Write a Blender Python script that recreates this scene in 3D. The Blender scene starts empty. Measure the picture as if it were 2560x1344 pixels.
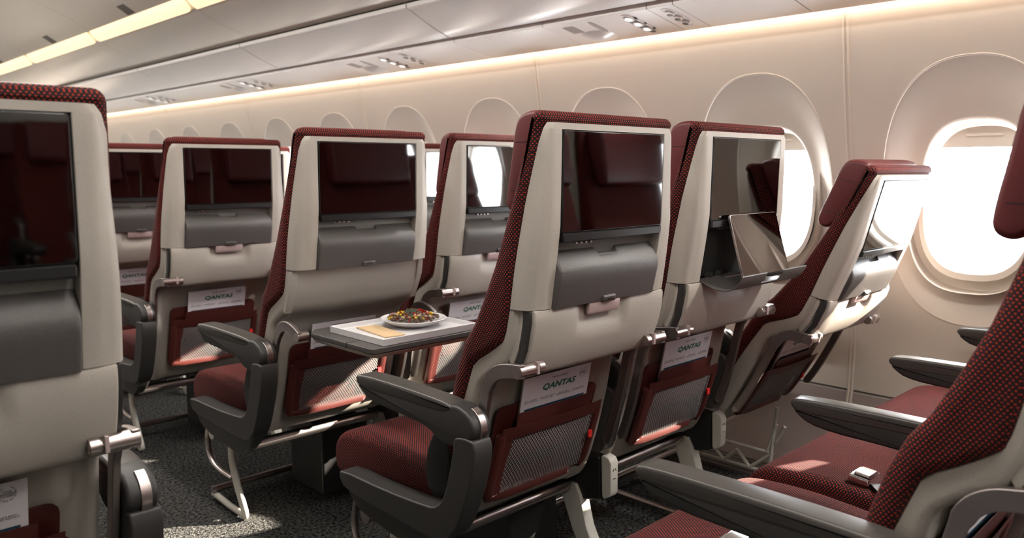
import bpy, bmesh, math, random
from mathutils import Matrix, Vector
random.seed(7)
PI = math.pi
S = bpy.context.scene
COL = S.collection

# ------------------------------------------------------------------ camera
CAM_H = 1.045
yaw, pitch, roll, FPX = math.radians(44.432), math.radians(-7.124), math.radians(-0.0886), 2008.95
cd = bpy.data.cameras.new('camera'); cam = bpy.data.objects.new('camera', cd); COL.objects.link(cam)
fw = Vector((math.sin(yaw)*math.cos(pitch), math.cos(yaw)*math.cos(pitch), math.sin(pitch)))
rt = Vector((math.cos(yaw), -math.sin(yaw), 0)); up = rt.cross(fw)
r2 = math.cos(roll)*rt + math.sin(roll)*up; u2 = -math.sin(roll)*rt + math.cos(roll)*up
cam.matrix_world = Matrix(((r2.x, u2.x, -fw.x, 0), (r2.y, u2.y, -fw.y, 0), (r2.z, u2.z, -fw.z, CAM_H), (0, 0, 0, 1)))
cd.sensor_width = 36; cd.lens = FPX/2560*36; cd.clip_start = 0.05
cd.dof.use_dof = True; cd.dof.focus_distance = 1.62; cd.dof.aperture_fstop = 5.0
S.camera = cam

# ------------------------------------------------------------------ sky, sun, exposure
W = bpy.data.worlds.new('sky'); S.world = W; W.use_nodes = True
bg = W.node_tree.nodes['Background']; bg.inputs[0].default_value = (0.93, 0.96, 1.0, 1); bg.inputs[1].default_value = 20.0
sd = bpy.data.lights.new('sun', 'SUN'); sun = bpy.data.objects.new('sun', sd); COL.objects.link(sun)
sd.energy = 42.0; sd.angle = math.radians(0.6); sd.color = (1.0, 0.87, 0.72)
sun.rotation_euler = Vector((-1.0, 0.5, -0.48)).to_track_quat('-Z', 'Y').to_euler()

def area(name, loc, size, energy, color, direction, rad=None):
    l = bpy.data.lights.new(name, 'AREA'); l.shape = 'RECTANGLE'; l.size, l.size_y = size
    l.energy = energy; l.color = color
    o = bpy.data.objects.new(name, l); COL.objects.link(o); o.location = loc
    d = Vector(direction).normalized(); x = Vector((0, 1, 0)); z = -d
    y = z.cross(x).normalized(); x = y.cross(z)
    o.rotation_euler = Matrix((x, y, z)).transposed().to_euler()
    if rad: l.spread = rad
    return o
WARM = (1.0, 0.80, 0.62)
# wall wash strip hidden in the cove between the service panels and the window wall, on both sides of the cabin
area('cove_light', (2.428, 4.5, 1.535), (13, 0.012), 13, WARM, (0.10, 0, -1), math.radians(150))
area('cove_light', (-3.1, 4.5, 1.535), (13, 0.012), 20, WARM, (-0.10, 0, -1), math.radians(150))
# unseen fill lamps above both aisles, added to brighten seats and ceiling
area('aisle_fill', (0.70, 4.5, 2.02), (13, 0.10), 105, (1.0, 0.93, 0.86), (0.12, 0, -1))
area('aisle_fill', (-1.38, 4.5, 2.02), (13, 0.10), 18, (1.0, 0.93, 0.86), (-0.12, 0, -1))
S.view_settings.view_transform = 'Standard'; S.view_settings.look = 'None'
S.view_settings.exposure = 0.52; S.view_settings.gamma = 1.0; S.view_settings.use_curve_mapping = False
try:
    S.cycles.use_denoising = True
    S.cycles.max_bounces = 10; S.cycles.transparent_max_bounces = 12
    S.cycles.sample_clamp_indirect = 6.0; S.cycles.caustics_reflective = False; S.cycles.caustics_refractive = False
except Exception:
    pass

# lit reading lamps in the service panels, tilted toward the seats
for j in range(-2, 4):
    l = bpy.data.lights.new('reading_light', 'SPOT'); l.energy = 42; l.color = (1.0, 0.95, 0.90); l.shadow_soft_size = 0.05
    l.spot_size = math.radians(104); l.spot_blend = 1.0
    o = bpy.data.objects.new('reading_light', l); COL.objects.link(o); o.location = (2.26, 1.708+1.4*j, 1.515)
    o.rotation_euler = Vector((-0.48, 0.38, -0.80)).to_track_quat('-Z', 'Y').to_euler()

# ------------------------------------------------------------------ materials
def mat(name, col, rough=0.5, metal=0.0, grain=0.0, gscale=1500, speck=0.0, coat=0.0, emit=None, es=0, spec=None):
    m = bpy.data.materials.new(name); m.use_nodes = True; nt = m.node_tree; b = nt.nodes['Principled BSDF']
    b.inputs['Base Color'].default_value = (*col, 1); b.inputs['Roughness'].default_value = rough; b.inputs['Metallic'].default_value = metal
    if coat: b.inputs['Coat Weight'].default_value = coat; b.inputs['Coat Roughness'].default_value = 0.15
    if spec is not None: b.inputs['Specular IOR Level'].default_value = spec
    if emit: b.inputs['Emission Color'].default_value = (*emit, 1); b.inputs['Emission Strength'].default_value = es
    if grain or speck:
        tc = nt.nodes.new('ShaderNodeTexCoord'); n = nt.nodes.new('ShaderNodeTexNoise'); n.inputs['Scale'].default_value = gscale
        n.inputs['Detail'].default_value = 2
        nt.links.new(tc.outputs['Object'], n.inputs['Vector'])
        if grain:
            bp = nt.nodes.new('ShaderNodeBump'); bp.inputs['Strength'].default_value = grain; bp.inputs['Distance'].default_value = 0.0006
            nt.links.new(n.outputs['Fac'], bp.inputs['Height']); nt.links.new(bp.outputs['Normal'], b.inputs['Normal'])
        if speck:
            mr = nt.nodes.new('ShaderNodeMapRange'); mr.inputs[1].default_value = 0.3; mr.inputs[2].default_value = 0.7
            mr.inputs[3].default_value = 1-speck; mr.inputs[4].default_value = 1+speck
            mx = nt.nodes.new('ShaderNodeVectorMath'); mx.operation = 'SCALE'; mx.inputs[0].default_value = col
            nt.links.new(n.outputs['Fac'], mr.inputs[0]); nt.links.new(mr.outputs[0], mx.inputs['Scale']); nt.links.new(mx.outputs[0], b.inputs['Base Color'])
    return m

def N(nt, t, **k):
    n = nt.nodes.new(t)
    for a, v in k.items(): setattr(n, a, v)
    return n
def M_(nt, op, a, b=None, c=None):
    n = N(nt, 'ShaderNodeMath', operation=op)
    for i, v in enumerate((a, b, c)):
        if v is None: continue
        if isinstance(v, (int, float)): n.inputs[i].default_value = v
        else: nt.links.new(v, n.inputs[i])
    return n.outputs[0]

def fabric(name, pitch, dot=(0.50, 0.028, 0.012), ground=(0.012, 0.005, 0.006), r=0.27):
    m = bpy.data.materials.new(name); m.use_nodes = True; nt = m.node_tree; b = nt.nodes['Principled BSDF']
    uv = N(nt, 'ShaderNodeUVMap'); uv.uv_map = 'UVMap'
    sp = N(nt, 'ShaderNodeSeparateXYZ'); nt.links.new(uv.outputs[0], sp.inputs[0])
    u = M_(nt, 'MULTIPLY', sp.outputs[0], 1/pitch); v = M_(nt, 'MULTIPLY', sp.outputs[1], 1/(pitch*0.62))
    row = M_(nt, 'FLOOR', v); off = M_(nt, 'MULTIPLY', M_(nt, 'MODULO', row, 2.0), 0.5)
    cu = M_(nt, 'ABSOLUTE', M_(nt, 'SUBTRACT', M_(nt, 'FRACT', M_(nt, 'ADD', u, off)), 0.5))
    cv = M_(nt, 'ABSOLUTE', M_(nt, 'SUBTRACT', M_(nt, 'FRACT', v), 0.5))
    no = N(nt, 'ShaderNodeTexNoise'); no.inputs['Scale'].default_value = 1.3/pitch; nt.links.new(uv.outputs[0], no.inputs['Vector'])
    rr = M_(nt, 'ADD', M_(nt, 'MULTIPLY', no.outputs['Fac'], 0.16), r-0.08)
    # rounded squares: p-norm of order 3
    d = M_(nt, 'POWER', M_(nt, 'ADD', M_(nt, 'POWER', cu, 3.0), M_(nt, 'POWER', M_(nt, 'MULTIPLY', cv, 0.68), 3.0)), 1/3)
    mk = M_(nt, 'SMOOTH_MIN', 1.0, M_(nt, 'MAXIMUM', 0.0, M_(nt, 'MULTIPLY', M_(nt, 'SUBTRACT', rr, d), 16.0)), 0.1)
    fine = N(nt, 'ShaderNodeTexNoise'); fine.inputs['Scale'].default_value = 5/pitch; nt.links.new(uv.outputs[0], fine.inputs['Vector'])
    g = N(nt, 'ShaderNodeMix', data_type='RGBA'); g.inputs[6].default_value = (*ground, 1); g.inputs[7].default_value = (0.035, 0.014, 0.02, 1)
    nt.links.new(M_(nt, 'GREATER_THAN', fine.outputs['Fac'], 0.56), g.inputs[0])
    c = N(nt, 'ShaderNodeMix', data_type='RGBA'); nt.links.new(mk, c.inputs[0]); nt.links.new(g.outputs[2], c.inputs[6]); c.inputs[7].default_value = (*dot, 1)
    nt.links.new(c.outputs[2], b.inputs['Base Color']); b.inputs['Roughness'].default_value = 0.85; b.inputs['Specular IOR Level'].default_value = 0.25
    b.inputs['Sheen Weight'].default_value = 0.03; b.inputs['Sheen Roughness'].default_value = 0.4
    bp = N(nt, 'ShaderNodeBump'); bp.inputs['Strength'].default_value = 0.5; bp.inputs['Distance'].default_value = 0.0008
    nt.links.new(M_(nt, 'ADD', mk, M_(nt, 'MULTIPLY', fine.outputs['Fac'], 0.6)), bp.inputs['Height']); nt.links.new(bp.outputs[0], b.inputs['Normal'])
    return m

def netting(name):
    m = bpy.data.materials.new(name); m.use_nodes = True; nt = m.node_tree; b = nt.nodes['Principled BSDF']; out = nt.nodes['Material Output']
    uv = N(nt, 'ShaderNodeUVMap'); uv.uv_map = 'UVMap'
    sp = N(nt, 'ShaderNodeSeparateXYZ'); nt.links.new(uv.outputs[0], sp.inputs[0])
    p = 0.0082
    su = M_(nt, 'MULTIPLY', sp.outputs[0], 1.0); sv = M_(nt, 'MULTIPLY', sp.outputs[1], 0.8)
    a = M_(nt, 'MULTIPLY', M_(nt, 'ADD', su, sv), 1/p); c = M_(nt, 'MULTIPLY', M_(nt, 'SUBTRACT', su, sv), 1/p)
    da = M_(nt, 'ABSOLUTE', M_(nt, 'SUBTRACT', M_(nt, 'FRACT', a), 0.5)); dc = M_(nt, 'ABSOLUTE', M_(nt, 'SUBTRACT', M_(nt, 'FRACT', c), 0.5))
    w = M_(nt, 'LESS_THAN', M_(nt, 'MINIMUM', da, dc), 0.135)
    tr = N(nt, 'ShaderNodeBsdfTransparent'); mx = N(nt, 'ShaderNodeMixShader')
    nt.links.new(w, mx.inputs[0]); nt.links.new(tr.outputs[0], mx.inputs[1]); nt.links.new(b.outputs[0], mx.inputs[2]); nt.links.new(mx.outputs[0], out.inputs[0])
    b.inputs['Base Color'].default_value = (0.24, 0.235, 0.23, 1); b.inputs['Roughness'].default_value = 0.6
    return m

def pane_glass(name):
    m = bpy.data.materials.new(name); m.use_nodes = True; nt = m.node_tree; nt.nodes.remove(nt.nodes['Principled BSDF'])
    tr = N(nt, 'ShaderNodeBsdfTransparent'); gl = N(nt, 'ShaderNodeBsdfGlossy'); gl.inputs['Roughness'].default_value = 0.02
    mx = N(nt, 'ShaderNodeMixShader'); mx.inputs[0].default_value = 0.05
    nt.links.new(tr.outputs[0], mx.inputs[1]); nt.links.new(gl.outputs[0], mx.inputs[2]); nt.links.new(mx.outputs[0], nt.nodes['Material Output'].inputs[0])
    return m

def carpet(name):
    m = bpy.data.materials.new(name); m.use_nodes = True; nt = m.node_tree; b = nt.nodes['Principled BSDF']
    tc = N(nt, 'ShaderNodeTexCoord'); mp = N(nt, 'ShaderNodeMapping'); mp.inputs['Scale'].default_value = (1.0, 1.7, 1.0); mp.inputs['Rotation'].default_value = (0, 0, 0.5)
    nt.links.new(tc.outputs['Object'], mp.inputs[0])
    v = N(nt, 'ShaderNodeTexVoronoi'); v.inputs['Scale'].default_value = 165; nt.links.new(mp.outputs[0], v.inputs['Vector'])
    n = N(nt, 'ShaderNodeTexNoise'); n.inputs['Scale'].default_value = 110; n.inputs['Detail'].default_value = 3; nt.links.new(tc.outputs['Object'], n.inputs['Vector'])
    cr = N(nt, 'ShaderNodeValToRGB'); e = cr.color_ramp.elements; e[0].position = 0.36; e[0].color = (0.004, 0.004, 0.005, 1); e[1].position = 0.66; e[1].color = (0.115, 0.115, 0.108, 1)
    nt.links.new(n.outputs['Fac'], cr.inputs[0]); nt.links.new(cr.outputs[0], b.inputs['Base Color'])
    bp = N(nt, 'ShaderNodeBump'); bp.inputs['Strength'].default_value = 1.0; bp.inputs['Distance'].default_value = 0.006
    nt.links.new(M_(nt, 'SUBTRACT', 1.0, v.outputs['Distance']), bp.inputs['Height']); nt.links.new(bp.outputs[0], b.inputs['Normal'])
    b.inputs['Roughness'].default_value = 0.95; b.inputs['Specular IOR Level'].default_value = 0.1
    return m

SHELL = mat('warm_grey_shell_plastic', (0.46, 0.425, 0.375), 0.46, grain=0.35, gscale=900, speck=0.09)
SHELL2 = mat('grey_green_liner_plastic', (0.21, 0.205, 0.185), 0.55, grain=0.3, gscale=900)
DARK = mat('charcoal_textured_plastic', (0.030, 0.0285, 0.027), 0.46, grain=0.5, gscale=900, speck=0.12)
DARK2 = mat('dark_grey_box_plastic', (0.088, 0.081, 0.078), 0.40, grain=0.6, gscale=900, speck=0.2)
PAD = mat('charcoal_arm_pad', (0.060, 0.055, 0.050), 0.36)
BLACK = mat('black_plastic', (0.012, 0.012, 0.012), 0.4)
CAVITY = mat('dark_cavity_plastic', (0.03, 0.03, 0.029), 0.6)
LEATH = mat('oxblood_leather', (0.072, 0.0125, 0.009), 0.5, grain=0.25, gscale=500)
HEAD = mat('burgundy_headrest_leather', (0.105, 0.014, 0.016), 0.48, grain=0.2, gscale=600)
STEEL = mat('brushed_aluminium', (0.56, 0.50, 0.48), 0.30, 1.0)
STEELD = mat('satin_grey_metal', (0.36, 0.32, 0.31), 0.38, 1.0)
CHROME = mat('polished_buckle_metal', (0.85, 0.83, 0.82), 0.18, 1.0)
LATCH = mat('rose_grey_latch', (0.58, 0.46, 0.45), 0.3, 0.25)
IVORY = mat('ivory_painted_metal', (0.62, 0.60, 0.53), 0.4)
WHITE = mat('white_melamine', (0.80, 0.79, 0.80), 0.3)
CHINA = mat('white_china', (0.84, 0.83, 0.84), 0.15)
PAPER = mat('magazine_cover_paper', (0.78, 0.75, 0.77), 0.45)
PAGES = mat('magazine_pages', (0.45, 0.40, 0.36), 0.7)
KRAFT = mat('kraft_envelope', (0.72, 0.52, 0.30), 0.7, speck=0.05, gscale=300)
INK = mat('dark_ink', (0.05, 0.04, 0.045), 0.6)
GREEN = mat('green_ink', (0.012, 0.135, 0.10), 0.5)
PHOTO = mat('blue_cover_photo', (0.02, 0.06, 0.11), 0.4)
REDTAG = mat('red_tag', (0.62, 0.012, 0.012), 0.6)
WALLM = mat('cream_cabin_panel', (0.70, 0.635, 0.565), 0.42)
WINM = mat('cream_window_moulding', (0.70, 0.65, 0.595), 0.38)
BINM = mat('satin_white_bin', (0.80, 0.78, 0.755), 0.28)
PSUM = mat('white_service_panel', (0.90, 0.89, 0.88), 0.28)
RAILM = mat('grey_bin_rail', (0.26, 0.24, 0.22), 0.4)
DADO = mat('mauve_grey_side_panel', (0.33, 0.28, 0.27), 0.45)
LAMP = mat('warm_ceiling_diffuser', (0.9, 0.8, 0.6), 0.4, emit=(1.0, 0.80, 0.50), es=0.62)
SPOT = mat('reading_lamp_lens', (0.9, 0.9, 0.9), 0.3, emit=(1, 1, 1), es=0.9)
GLASS = pane_glass('window_pane_glass')
FAB = fabric('red_dot_seat_fabric', 0.0064, dot=(0.40, 0.038, 0.015), r=0.215)
NET = netting('grey_pocket_net')
CARP = carpet('charcoal_loop_carpet')
SCREEN = mat('glossy_black_screen', (0.135, 0.138, 0.136), 0.035, 1.0)
TABG = mat('tablet_glass', (0.22, 0.20, 0.19), 0.03, 1.0)

# ------------------------------------------------------------------ mesh helpers
class MB:
    def __init__(s): s.bm = bmesh.new()
    def face(s, pts):
        return s.bm.faces.new([s.bm.verts.new(p) for p in pts])
    def loft(s, rings, closed=True, cap=True):
        V = [[s.bm.verts.new(p) for p in r] for r in rings]; n = len(rings[0])
        for a, b in zip(V, V[1:]):
            for i in range(n if closed else n-1):
                j = (i+1) % n
                try: s.bm.faces.new((a[i], a[j], b[j], b[i]))
                except ValueError: pass
        if cap and closed:
            s.bm.faces.new(V[0][::-1]); s.bm.faces.new(V[-1])
        return s
    def box(s, x0, x1, y0, y1, z0, z1):
        r = lambda z: [(x0, y0, z), (x1, y0, z), (x1, y1, z), (x0, y1, z)]
        return s.loft([r(z0), r(z1)])
    def prism(s, poly, x0, x1):                      # poly in (y,z), extruded along x
        return s.loft([[(x0, y, z) for y, z in poly], [(x1, y, z) for y, z in poly]])
    def prismz(s, poly, z0, z1):
        return s.loft([[(x, y, z0) for x, y in poly], [(x, y, z1) for x, y in poly]])
    def prismy(s, poly, y0, y1):                     # poly in (x,z)
        return s.loft([[(x, y0, z) for x, z in poly], [(x, y1, z) for x, z in poly]])
    def pillow(s, poly, x0, x1, r, rp=None, n=5):
        rp = r if rp is None else rp
        sec = []
        for i in range(n):
            t = i/(n-1)*PI/2; sec.append((x0+r*(1-math.sin(t)), rp*(1-math.cos(t))) if False else (x0+r*(1-math.cos(t)), rp*(1-math.sin(t))))
        sec2 = [(x1-(x-x0), d) for x, d in sec][::-1]
        rings = []
        for x, d in sec+sec2:
            rings.append([(x, y, z) for y, z in inset(poly, d)])
        return s.loft(rings)
    def tube(s, pts, r, n=12, flat=None):
        pts = [Vector(p) for p in pts]; rings = []
        for i, p in enumerate(pts):
            t = ((pts[min(i+1, len(pts)-1)]-p).normalized() + (p-pts[max(i-1, 0)]).normalized())
            if t.length < 1e-6: t = pts[i]-pts[i-1]
            t.normalize()
            ref = Vector((1, 0, 0)) if abs(t.x) < 0.9 else Vector((0, 0, 1))
            a = t.cross(ref).normalized(); b = t.cross(a)
            ra, rb = (r, r) if flat is None else (r, flat)
            rings.append([tuple(p+a*math.cos(2*PI*k/n)*ra+b*math.sin(2*PI*k/n)*rb) for k in range(n)])
        return s.loft(rings)
    def cyl(s, c0, c1, r, n=24): return s.tube([c0, c1], r, n)
    def lathe(s, prof, c, n=40):                      # prof (r,z) about z through c
        rings = [[(c[0]+r*math.cos(2*PI*k/n), c[1]+r*math.sin(2*PI*k/n), c[2]+z) for k in range(n)] for r, z in prof]
        return s.loft(rings)
    def blob(s, c, rx, ry, rz, rot=None, jit=0.0, sub=2):
        r = bmesh.ops.create_icosphere(s.bm, subdivisions=sub, radius=1)
        R = rot or Matrix.Identity(3)
        for v in r['verts']:
            p = v.co*(1+random.uniform(-jit, jit)); v.co = R @ Vector((p.x*rx, p.y*ry, p.z*rz)) + Vector(c)
        return s
    def mesh(s, name, T=None, smooth=True):
        bm = s.bm; bmesh.ops.recalc_face_normals(bm, faces=bm.faces[:])
        uvl = bm.loops.layers.uv.new('UVMap')
        for f in bm.faces:
            n = f.normal; a = (abs(n.x), abs(n.y), abs(n.z)); k = a.index(max(a))
            for l in f.loops:
                c = l.vert.co
                l[uvl].uv = (c.y, c.z) if k == 0 else ((c.x, c.z) if k == 1 else (c.x, c.y))
            f.smooth = smooth
        if T is not None: bm.transform(T)
        me = bpy.data.meshes.new(name); bm.to_mesh(me); bm.free(); return me

def inset(poly, d):
    if d == 0: return list(poly)
    n = len(poly); A = sum(poly[i][0]*poly[(i+1) % n][1]-poly[(i+1) % n][0]*poly[i][1] for i in range(n))
    sg = 1 if A > 0 else -1; out = []
    for i in range(n):
        p0, p, p1 = poly[i-1], poly[i], poly[(i+1) % n]
        e0 = Vector((p[0]-p0[0], p[1]-p0[1])).normalized(); e1 = Vector((p1[0]-p[0], p1[1]-p[1])).normalized()
        n0 = Vector((-e0.y, e0.x))*sg; n1 = Vector((-e1.y, e1.x))*sg; m = n0+n1
        if m.length < 1e-6: m = n0
        m.normalize(); k = max(0.5, m.dot(n0)); q = Vector(p)+m*(d/k); out.append((q.x, q.y))
    return out
def chaikin(poly, it=2, closed=True):
    for _ in range(it):
        o = []; n = len(poly)
        for i in range(n if closed else n-1):
            a, b = poly[i], poly[(i+1) % n]
            o += [tuple(.75*x+.25*y for x, y in zip(a, b)), tuple(.25*x+.75*y for x, y in zip(a, b))]
        if not closed: o = [poly[0]]+o+[poly[-1]]
        poly = o
    return poly
def rrect(x0, x1, z0, z1, r, n=5):
    o = []
    for cx, cz, a in ((x1-r, z1-r, 0), (x0+r, z1-r, 90), (x0+r, z0+r, 180), (x1-r, z0+r, 270)):
        for k in range(n): t = math.radians(a+90*k/(n-1)); o.append((cx+r*math.cos(t), cz+r*math.sin(t)))
    return o
def lerp(tab, z):
    tab = sorted(tab)
    if z <= tab[0][0]: return tab[0][1]
    for (a, b), (c, d) in zip(tab, tab[1:]):
        if z <= c: return b+(d-b)*(z-a)/(c-a)
    return tab[-1][1]
def ob(name, mb, m, parent=None, T=None, bev=0.0, seg=2, ang=35, smooth=True):
    me = mb if isinstance(mb, bpy.types.Mesh) else mb.mesh(name, T, smooth)
    for mm in (m if isinstance(m, (list, tuple)) else (m,)): me.materials.append(mm)
    o = bpy.data.objects.new(name, me); COL.objects.link(o)
    if parent: o.parent = parent
    if bev:
        b = o.modifiers.new('bevel', 'BEVEL'); b.width = bev; b.segments = seg; b.limit_method = 'ANGLE'; b.angle_limit = math.radians(ang); b.harden_normals = True; b.use_clamp_overlap = True
    else:
        e = o.modifiers.new('edges', 'EDGE_SPLIT'); e.split_angle = math.radians(40)
    return o
def thing(name, label, cat, loc=(0, 0, 0), group=None):
    o = bpy.data.objects.new(name, None); COL.objects.link(o); o.location = loc; o.empty_display_size = 0.1
    return tag(o, label, cat, group)
def tag(o, label, cat, group=None):
    o['label'] = label; o['category'] = cat
    if group: o['group'] = group
    return o
def struct(o): o['kind'] = 'structure'; return o
def copy_tree(o, parent=None):
    c = o.copy(); COL.objects.link(c); c.parent = parent
    for ch in list(o.children): copy_tree(ch, c)
    return c
def text_mesh(body, size, sx=1.0, shear=0.0, off=0.0, align='CENTER', spacing=1.0, line=1.0):
    cu = bpy.data.curves.new('lettering', 'FONT'); cu.body = body; cu.size = size; cu.shear = shear; cu.offset = off
    cu.align_x = align; cu.align_y = 'CENTER'; cu.space_character = spacing; cu.space_line = line; cu.resolution_u = 4
    o = bpy.data.objects.new('lettering', cu); COL.objects.link(o)
    me = bpy.data.meshes.new_from_object(o.evaluated_get(bpy.context.evaluated_depsgraph_get()))
    bpy.data.objects.remove(o); me.transform(Matrix.Diagonal((sx, 1, 1, 1))); return me
def join_meshes(name, lst):                           # lst of (mesh, matrix)
    bm = bmesh.new()
    for me, T in lst:
        me = me.copy(); me.transform(T); bm.from_mesh(me)
    r = bpy.data.meshes.new(name); bm.to_mesh(r); bm.free(); return r

# ------------------------------------------------------------------ cabin structure
CELL = 0.645; WY0 = 0.73; ZC = 0.965; HY = 0.245; HZ = 0.388
XC = -0.34                                                # cabin centre line
def wx(z): return lerp([(0, 2.56), (0.15, 2.60), (0.32, 2.628), (0.5, 2.632), (0.7, 2.61), (0.9, 2.575), (1.07, 2.535), (1.3, 2.485), (1.52, 2.445), (1.60, 2.435)], z)
def se(t, a, b, n=2.35):
    c, s_ = math.cos(t), math.sin(t)
    return (a*math.copysign(abs(c)**(2/n), c), b*math.copysign(abs(s_)**(2/n), s_))
KS = list(range(-8, 15))
NA = 72
def corner_angle(qy, qz, zz_):
    lo_, hi_ = 1e-4, PI/2-1e-4
    for _ in range(60):
        md = (lo_+hi_)/2; a_, b_ = se(md, HY, HZ)
        if b_/a_ < zz_/(CELL/2): lo_ = md
        else: hi_ = md
    t = (lo_+hi_)/2
    return t if (qy > 0 and qz > 0) else (PI-t if qz > 0 else (PI+t if qy < 0 else 2*PI-t))
WANG = sorted([2*PI*i/NA for i in range(NA)]+[corner_angle(a_, b_, (1.60-ZC) if b_ > 0 else (ZC-0.315)) for a_ in (-1, 1) for b_ in (-1, 1)])
wall = MB(); dado = MB()
for k in KS:
    yc = WY0+CELL*k; zlo, zhi = 0.315, 1.60
    prev = None; rings = []
    hy = CELL/2
    for j in range(9):
        f = j/8; ring = []
        for t in WANG:
            dy, dz = se(t, HY, HZ)
            # matching point on the cell rectangle
            c, s_ = math.cos(t), math.sin(t); zz = (zhi if s_ > 0 else zlo)-ZC
            sc = min(hy/abs(dy) if abs(dy) > 1e-9 else 1e9, abs(zz)/abs(dz) if abs(dz) > 1e-9 else 1e9)
            ey, ez = dy*sc, dz*sc
            y = yc+dy+(ey-dy)*f; z = ZC+dz+(ez-dz)*f
            ring.append((wx(z), y, z))
        rings.append(ring)
    wall.loft(rings, cap=False)
    # corners of each cell
    for sy in (-1, 1):
        for sz in (-1, 1):
            pass
wall_o = struct(ob('wall_right', wall, WALLM))
rf = MB(); rp_ = [(2.437, 1.585), (2.50, 1.66), (2.42, 1.86), (2.1, 2.10), (1.5, 2.24), (0.6, 2.30), (XC, 2.30)]; rp_ += [(2*XC-x, z) for x, z in rp_[:-1]][::-1]
rf.loft([[(x, -4.7, z) for x, z in rp_], [(x, 10.3, z) for x, z in rp_]], closed=False, cap=False)
struct(ob('ceiling_light_blocker', rf, BINM))  # unseen outer hull, added to keep sun and sky from leaking in
# backing sheet so no gap between cells shows the sky
bk = MB()
prof = [(wx(z)+0.16, z) for z in [0.0, 0.3, 0.5, 0.58]]
for k in range(KS[0], KS[-1]+1):
    pass
lo = MB(); zz = [0.0, 0.08, 0.15, 0.22, 0.305]
lo.loft([[(wx(z), -4.6, z) for z in zz], [(wx(z), 10.2, z) for z in zz]], closed=False, cap=False)
struct(ob('trim_1', lo, DADO))
gr = MB(); gr.loft([[(wx(0.305), -4.6, 0.305), (wx(.31)+0.006, -4.6, 0.31), (wx(0.315), -4.6, 0.315)], [(wx(0.305), 10.2, 0.305), (wx(.31)+0.006, 10.2, 0.31), (wx(0.315), 10.2, 0.315)]], closed=False, cap=False)
struct(ob('trim_2', gr, RAILM))
# panel joints every second window
n_trim = 3
for k in KS[::1]:
    if (k % 2) == 0:
        ys = WY0+CELL*k+CELL/2+0.02
        if k % 2 == 0:
            tm = MB(); z_ = [0.0, 0.15, 0.32, 0.5, 0.7, 0.9, 1.07, 1.3, 1.52, 1.58]
            w_ = 0.010
            rr = []
            for z in z_:
                x = wx(z); rr.append([(x+0.01, ys-w_, z), (x-0.0015, ys-w_, z), (x-0.004, ys-w_*.5, z), (x+0.001, ys, z), (x-0.004, ys+w_*.5, z), (x-0.0015, ys+w_, z), (x+0.01, ys+w_, z)])
            tm.loft(rr)
            struct(ob('trim_%d' % n_trim, tm, WALLM)); n_trim += 1
# windows
def build_window(k, n):
    yc = WY0+CELL*k
    root = bpy.data.objects.new('window_%d' % n, None); COL.objects.link(root); struct(root); root.location = (0, yc, 0)
    ZO, AY, AZ = 0.955, 0.150, 0.228
    s = MB(); rings = []
    def ring(f, dx, extra=0.0):
        r = []
        for i in range(NA):
            t = 2*PI*i/NA; a = se(t, HY, HZ); b = se(t, AY, AZ, 2.7)
            y = a[0]+(b[0]-a[0])*f; z = ZC+a[1]+(ZO+b[1]-ZC-a[1])*f
            r.append((wx(z)+dx, y, z))
        return r
    rings += [ring(-0.022, 0.006), ring(-0.018, -0.0006), ring(-0.006, -0.0016), ring(0.008, -0.0010), ring(0.016, 0.0025), ring(0.04, 0.0035)]
    for f in (0.12, .25, .4, .55, .7, .85, .95): rings.append(ring(f, 0.004+0.056*math.sin(f*PI/2)**1.35))
    rings += [ring(1.0, 0.064), ring(1.03, 0.072), ring(1.05, 0.10), ring(1.06, 0.15)]
    s.loft(rings, cap=False)
    ob('window_surround', s, WINM, root)
    def oring(m, dx, n_=2.7):
        return [(2.597+dx, AY*m*a, ZO+AZ*m*b) for a, b in (se(2*PI*i/NA, 1, 1, n_) for i in range(NA))]
    fr = MB(); fr.loft([oring(1.06, 0.02), oring(0.98, 0.022), oring(0.955, 0.028), oring(0.95, 0.07), oring(0.90, 0.075), oring(0.89, 0.10), oring(1.2, 0.10), oring(1.22, -0.005)], cap=False)
    ob('window_frame', fr, WINM, root)
    g = MB(); g.loft([oring(0.93, 0.092), oring(0.93, 0.095)]); ob('window_pane', g, GLASS, root)
    sh = MB()
    top = [(AY*0.93*a, ZO+AZ*0.93*b) for a, b in (se(PI*i/36, 1, 1, 2.7) for i in range(37))]
    zcut = 1.105
    pts = [(y, max(z, zcut)) for y, z in top]
    pts = [p for i, p in enumerate(pts) if i == 0 or (abs(p[0]-pts[i-1][0]) > 1e-5 or abs(p[1]-pts[i-1][1]) > 1e-5)]
    sh.loft([[(2.652, y, z) for y, z in pts], [(2.656, y, z) for y, z in pts]])
    shade = ob('window_shade', sh, WINM, root)
    hd = MB(); hd.prismz([(2.644, -0.045), (2.654, -0.05), (2.654, 0.05), (2.644, 0.045)], 1.138, 1.143); ob('shade_grip', hd, WINM, shade, bev=0.001)
    return root
for i, k in enumerate(KS): build_window(k, i+1)

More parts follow.
